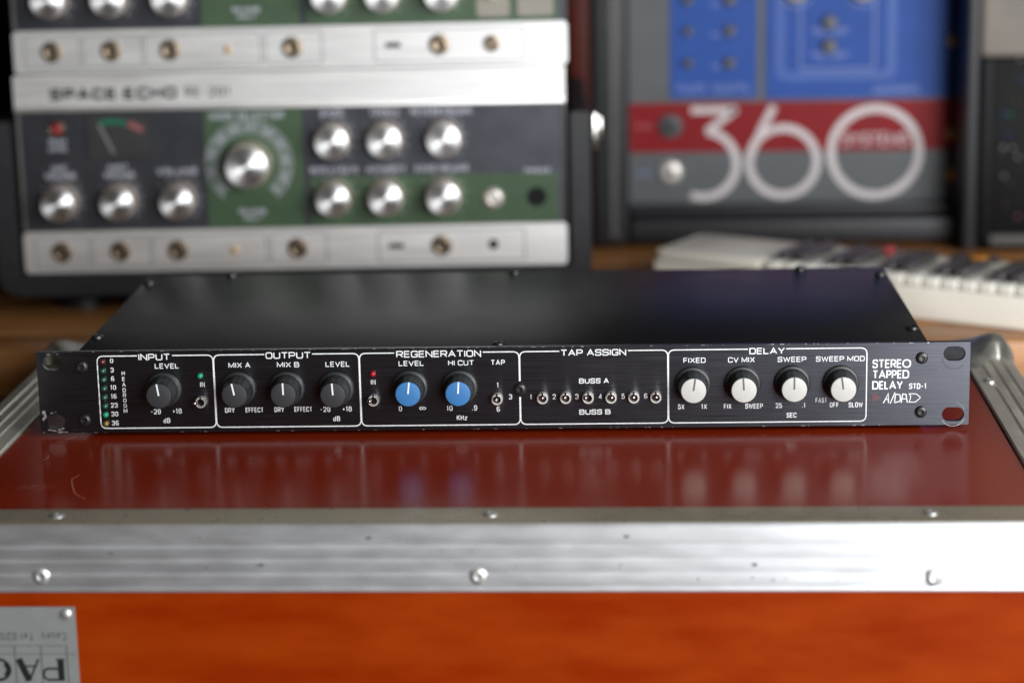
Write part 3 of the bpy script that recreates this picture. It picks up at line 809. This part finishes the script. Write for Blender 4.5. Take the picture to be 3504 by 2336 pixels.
    V, F = box_data(249.5, 259.5, 13.6, 16.8, 2.9, 3.45); meshobj('slide_slot', V, F, 'hole', js)
    for a, b in ((8, 44.5), (47, 86), (88.5, 166), (169, 207), (242, 342)):
        V, F = ribbon(fillet([(a, 25.5), (b, 25.5), (b, 4), (a, 4)], 2.5, True), .8, True, 3.28); meshobj('printed_outline', V, F, 'print_line', js)
    # right end
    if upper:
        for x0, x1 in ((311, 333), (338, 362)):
            o = plate('glow_plate', rrect(x0, x1, 32.5, 46, 2), .52, .9, 'muted_cream', u, rot=FACE)  # pale plates added in place of a soft reflected glow
        lathe('small_knob', [(6, .5), (6, 6), (5.2, 7), (.05, 7)], 'skirt_alu', u, (322, 0, 50.5), FACE, 28)
    else:
        rc = lathe('phono_socket', [(7.2, .4), (7.2, 2.0), (6.4, 3.2), (4.4, 4.6), (4.0, 4.6), (3.8, 1.4), (.9, 1.4), (.8, 4), (.05, 4)], 'satin_nickel', u, (321.2, 0, 46.6), FACE, 32)
        lathe('headphone_socket', [(6.6, .4), (6.6, 1.2), (.05, 1.2)], 'hole', u, (350.8, 0, 46.8), FACE, 28)
        P('PHONES', 343, 360, 63, 3.2, face)
    return u
lo = make_echo(12, False); tag(lo, 'lower of two stacked silver and green tape echo units, red peak lamp in view', 'tape echo')
hi = make_echo(148.2, True); tag(hi, 'upper silver and green tape echo unit cut off by the top of the picture', 'tape echo')
lo['group'] = hi['group'] = 'stacked tape echo units'
# the black carrying case that holds them
tray = empty('carrying_case', (EX, EY, TZ), (0, 0, EYAW), 'black vinyl covered carrying case tray with chrome latch holding the tape echo units', 'equipment case')
Vt, Ft = poly_holes(rrect(-18, EW+16, 12.5, 137, 12, 8), [rrect(-2.2, EW+3.2, 28.6, 150, 2)] if False else [], -230, 0)
# tray as a U-shaped frame: outline with the opening cut from the top
ol = [(-17.5, 134), (-17.5, 14, 16), (EW+16.5, 14, 16), (EW+16.5, 134), (EW+3.0, 134), (EW+3.0, 28.7, 3), (-3.2, 28.7, 3), (-3.2, 134)]
ol = fillet(ol, 3, True, 6)
Vt, Ft = poly_holes(ol, [], -225, 6.5)
o = meshobj('tray', Vt, Ft, 'tolex', tray, rot=FACE, smooth=40)
bv = o.modifiers.new('bevel', 'BEVEL'); bv.width = .003; bv.segments = 3; bv.limit_method = 'ANGLE'; bv.angle_limit = radians(50)
for x in (30, EW-30):
    for y in (34, 190): lathe('rubber_foot', [(18, 0), (17, 13.9)], 'chassis', tray, (x, y, 0), seg=28)
la = box('latch', EW+16.7, EW+21.5, -6, 8, 108, 133, 'chrome', tray, 1.6, 3)
box('latch_hook', EW+21.6, EW+24.5, -4, 6, 114, 130, 'chrome', la, 1.0, 2)

# ================================================================== RED BOARD in the gap
rb = box('red_board', 0, 16, 0, 9, 0, 420, 'red_board', None, 1.5, loc=(20, 574, TZ))
tag(rb, 'dark red upright board seen in the gap between the two equipment cases', 'board')

# ================================================================== BLUE AND RED RACK
rk = empty('synthesizer_rack', (190, 588, TZ), (0, 0, 0), 'black framed rack with blue, red and grey panel and large pale number 360', 'synthesizer')
RX, RY, RZ = -190, -588, -TZ
def rbox(n, x0, x1, y0, y1, z0, z1, m, bev=1.5): return box(n, x0+RX, x1+RX, y0-588, y1-588, z0-TZ, z1-TZ, m, rk, bev, 3)
rbox('frame_side', 36, 64.5, 586, 780, -15, 330, 'tolex', 5)
rbox('frame_side', 314, 324.5, 556, 780, -15, 330, 'tolex', 3)
rbox('frame_bottom', 64.7, 318.3, 588, 780, -14, 6, 'tolex', 4)
rbox('frame_lip', 64.7, 318.3, 600, 614, 6.2, 13.5, 'tolex', 2)
rbox('frame_top', 64.7, 318.3, 588, 780, 300, 330, 'tolex', 4)
rbox('edge_strip', 50, 55, 583.5, 585.9, -8, 330, 'cab_trim', .8)
for x in (60, 310): lathe('rubber_foot', [(8, 0), (8, 2.6)], 'chassis', rk, (x+RX, 30, 0), seg=20); lathe('rubber_foot', [(8, 0), (8, 2.6)], 'chassis', rk, (x+RX, 170, 0), seg=20)
pnl = plate('front_panel', rrect(64.8, 318.2, 13.8, 299, .5), -3, 0, 'rack_grey', rk, (RX, 612-588, -TZ), FACE)
def pp(n, pts, m, z0=.02, z1=.35, par=None): 
    V, F = poly_holes(pts, [], z0, z1); return meshobj(n, V, F, m, par or pnl)
pp('added_dark_panel', rrect(65.5, 318, 187.5, 298, .5), 'cab', .02, 1.2)  # out-of-view dark panel added to darken the reflection on the rack unit's cover
pp('red_band', rrect(65.5, 318, 53.8, 92.2, .4), 'rack_red')
b1 = pp('blue_module', rrect(96.8, 163, 95.6, 186, .8), 'rack_blue', .02, 1.2)
b2 = pp('blue_module', rrect(169.5, 318, 94.2, 186, .8), 'rack_blue', .02, 1.2)
V, F = ribbon(fillet([(180.5, 185), (180.5, 111.5), (265, 111.5), (265, 185)], 5), 6.5, False, 1.26); meshobj('printed_outline', V, F, 'rack_blue2', b2)
V, F = ribbon(fillet([(196, 185), (196, 116.5), (252, 116.5), (252, 185)], 3), 1.2, False, 1.30); meshobj('printed_outline', V, F, 'soft_print', b2)
for y in (170, 147, 122.6):
    for x, R in ((110.6, 3.8), (142.2, 4.6)):
        s_ = lathe('panel_switch', [(R, 1.2), (R, 4), (R*.8, 6), (.05, 6.2)], 'key_black', b1, (x, y, 0), seg=20)
        if x > 120: V, F = ribbon([(x-14, y-3), (x-7, y-3)], 1.4, False, 1.26); meshobj('scale_marks', V, F, 'soft_print', b1)
for y in (152.4, 134.2):
    lathe('panel_switch', [(5.6, 1.2), (5.6, 5), (4.6, 7), (.05, 7.2)], 'key_black', b2, (218, y, 0), seg=20)
    V, F = join([ribbon([(204, y-6), (213, y-6)], 1.3, False, 1.34), ribbon([(222, y-6), (233, y-6)], 1.3, False, 1.34), ribbon([(207, y-8.6), (229, y-8.6)], 1.0, False, 1.34)]); meshobj('scale_marks', V, F, 'soft_print', b2)
for x in (192.8, 242.4):
    k_ = lathe('knob', [(8, 1.2), (8, 9), (7.2, 10), (.05, 10)], 'muted_cream', b2, (x, 176, 0), seg=32)
    V, F = ribbon(arc(x, 175.5, 12, 200, 340), 1.0, False, 1.34); meshobj('scale_marks', V, F, 'soft_print', b2)
scribble(102, 158, 100.6, 106, 1.3, 'soft_print', b1, (5, 6), 1.3)
scribble(252, 288, 97.6, 103, 1.3, 'soft_print', b2, (8,), 1.3)
Zr = .45
V, F = join([ribbon(fillet([(112.5, 85.6), (146, 85.6), (126.5, 70.5, 2), (131, 67.2)], 2.2), 8.0, False, Zr)]); n3 = V, F
V, F = join([ribbon(fillet([(112.5, 86.2), (146.5, 86.2, .5), (124.5, 69.5, .5)], .5), 5.4, False, Zr), ribbon(arc(122.0, 44.2, 25.6, 84, -112, 40), 6.0, False, Zr+.03)])
meshobj('lettering', V, F, 'rack_print', pnl)
V, F = join([ribbon(arc(183.3, 45.6, 26.0, 0, 360, 64)[:-1], 6.0, True, Zr), ribbon([(176.0, 88.5), (167.5, 72), (159.5, 54), (157.3, 46)], 5.8, False, Zr+.03)])
meshobj('lettering', V, F, 'rack_print', pnl)
V, F = ribbon(arc(253.7, 52.2, 33.6, 0, 360, 72)[:-1], 6.2, True, Zr); meshobj('lettering', V, F, 'rack_print', pnl)
V, F = text_data('SYSTEMS', 229, 279, 57.5, 67, 1.3, rad=.4, gap=.1, z=Zr); meshobj('lettering', V, F, 'rack_print', pnl)
for x, y, m in ((96.7, 74.4, 'rack_grey'), (96.5, 38.4, 'satin_nickel')):
    j_ = lathe('jack_socket', [(9.4, .3), (9.4, 2), (8.4, 3.2), (5.0, 4.2), (4.6, 5.2), (3.2, 5.2), (3.0, 3.5)], m, pnl, (x, y, 0), seg=32)
    lathe('socket_hole', [(3.1, 2), (3.1, 4.0), (.05, 4.0)], 'hole', j_, seg=20)
for a, b, y in ((70, 84, 72.6), (70, 84, 36)): scribble(a, b, y, y+3.4, .9, 'soft_red' if y > 50 else 'soft_print', pnl, (4,), .5)
for x, y in ((310.5, 137), (312.5, 34.5), (311, 66)): lathe('panel_screw', [(4.6, .3), (4.4, 1.6), (2.4, 2.4), (.05, 2.5)], 'brass', pnl, (x, y, 1.0), seg=20)

# ================================================================== CREAM KEYBOARD
kbd = empty('small_keyboard', (120, 495, TZ), (0, 0, radians(-30)), 'cream mini keyboard lying at an angle on the table behind the rack unit', 'keyboard')
H0 = -TZ
def kbox(n, x0, x1, y0, y1, z0, z1, m, bev=.8, par=None): return box(n, x0, x1, y0, y1, z0+H0, z1+H0, m, par or kbd, bev, 3)
kbox('body', -2, 330, -73.4, 0, TZ, 5.2, 'cream', 2.2)
kbox('end_block', -1.5, 84, -72.8, -.5, 5.3, 12.5, 'cream', 6)
kbox('back_rail', 84.4, 329.5, -19, -.5, 5.3, 12.5, 'cream', 3)
pw = 12.75
nk = 19
for i in range(nk):
    x = 85+i*pw
    kbox('white_key', x+.25, x+pw-.25, -73.8, -19.6, 5.3, 12.2, 'key_white', 1.8)
for g in range(7):
    for d in (1, 2):
        x = 85+(g*3+d)*pw - 2
        if x < 322: kbox('black_key', x-4.4, x+4.4, -66, -20, 12.4, 18.2, 'key_black', 1.6)
for g, m in ((1, 'key_red'), (3, 'key_orange')):
    pass
kbox('button', 148, 156, -22, -15, 12.6, 19, 'key_red', 1.5)
kbox('button', 216, 226, -30, -21, 12.6, 19, 'key_orange', 1.5)
for i in range(9):
    x = 100+i*24
    kbox('button', x, x+9, -14, -7, 12.6, 16.5, ('key_black', 'cab_trim', 'key_black')[i % 3], 1.2)

# ================================================================== BLACK CABINET AND BEIGE BOX at the right
cb = empty('black_cabinet', (470, 560, TZ), (0, 0, 0), 'black cabinet with small coloured glints at the right edge behind the keyboard', 'cabinet')
def cbox(n, x0, x1, y0, y1, z0, z1, m, bev=2): return box(n, x0-470, x1-470, y0-560, y1-560, z0-TZ, z1-TZ, m, cb, bev, 3)
cbox('shell', 326, 640, 566, 800, TZ, 129.5, 'cab', 3)
cbox('front_frame', 326, 334, 556, 565.8, -8, 129, 'cab', 1.5)
cbox('bottom_trim', 334.2, 640, 556, 565.8, -11, -3.5, 'cab_trim', 1)
for x, z, m in ((346, 98, 'brass'), (352, 95.5, 'brass'), (344, 86.5, 'rack_blue2'), (348, 85.5, 'led_green'), (347.5, 71, 'rack_blue2'), (344, 61.5, 'satin_nickel'), (351, 61, 'satin_nickel'), (342.9, 58, 'brass'), (355, 54, 'satin_nickel'),
                (345, 40, 'satin_nickel'), (350, 34, 'brass'), (346.5, 18, 'brass'), (356, 9, 'soft_red'), (357, 112, 'rack_blue2'), (354.5, 127, 'satin_nickel')):
    lathe('panel_stud', [(1.1, 0), (1.1, .5), (.8, 1.1), (.4, 1.4), (.03, 1.5)], m, cb, (x-470, 6, z-TZ), FACE, 16, None, 60)
bb = empty('beige_box', (470, 560, 129.8), (0, 0, 0), 'beige plastic equipment box resting on the black cabinet at top right', 'equipment box')
box('shell', 324-470, 640-470, -6, 200, 0, 210, 'beige', bb, 4, 3)
for r in range(5):
    for c in range(26):
        lathe('vent_hole', [(1.1, 0), (1.1, .3), (.02, .3)], 'cab_trim', bb, (341+c*4.6+(2.3 if r % 2 else 0)-470, -6.05, 32+r*4.2), FACE, 10)
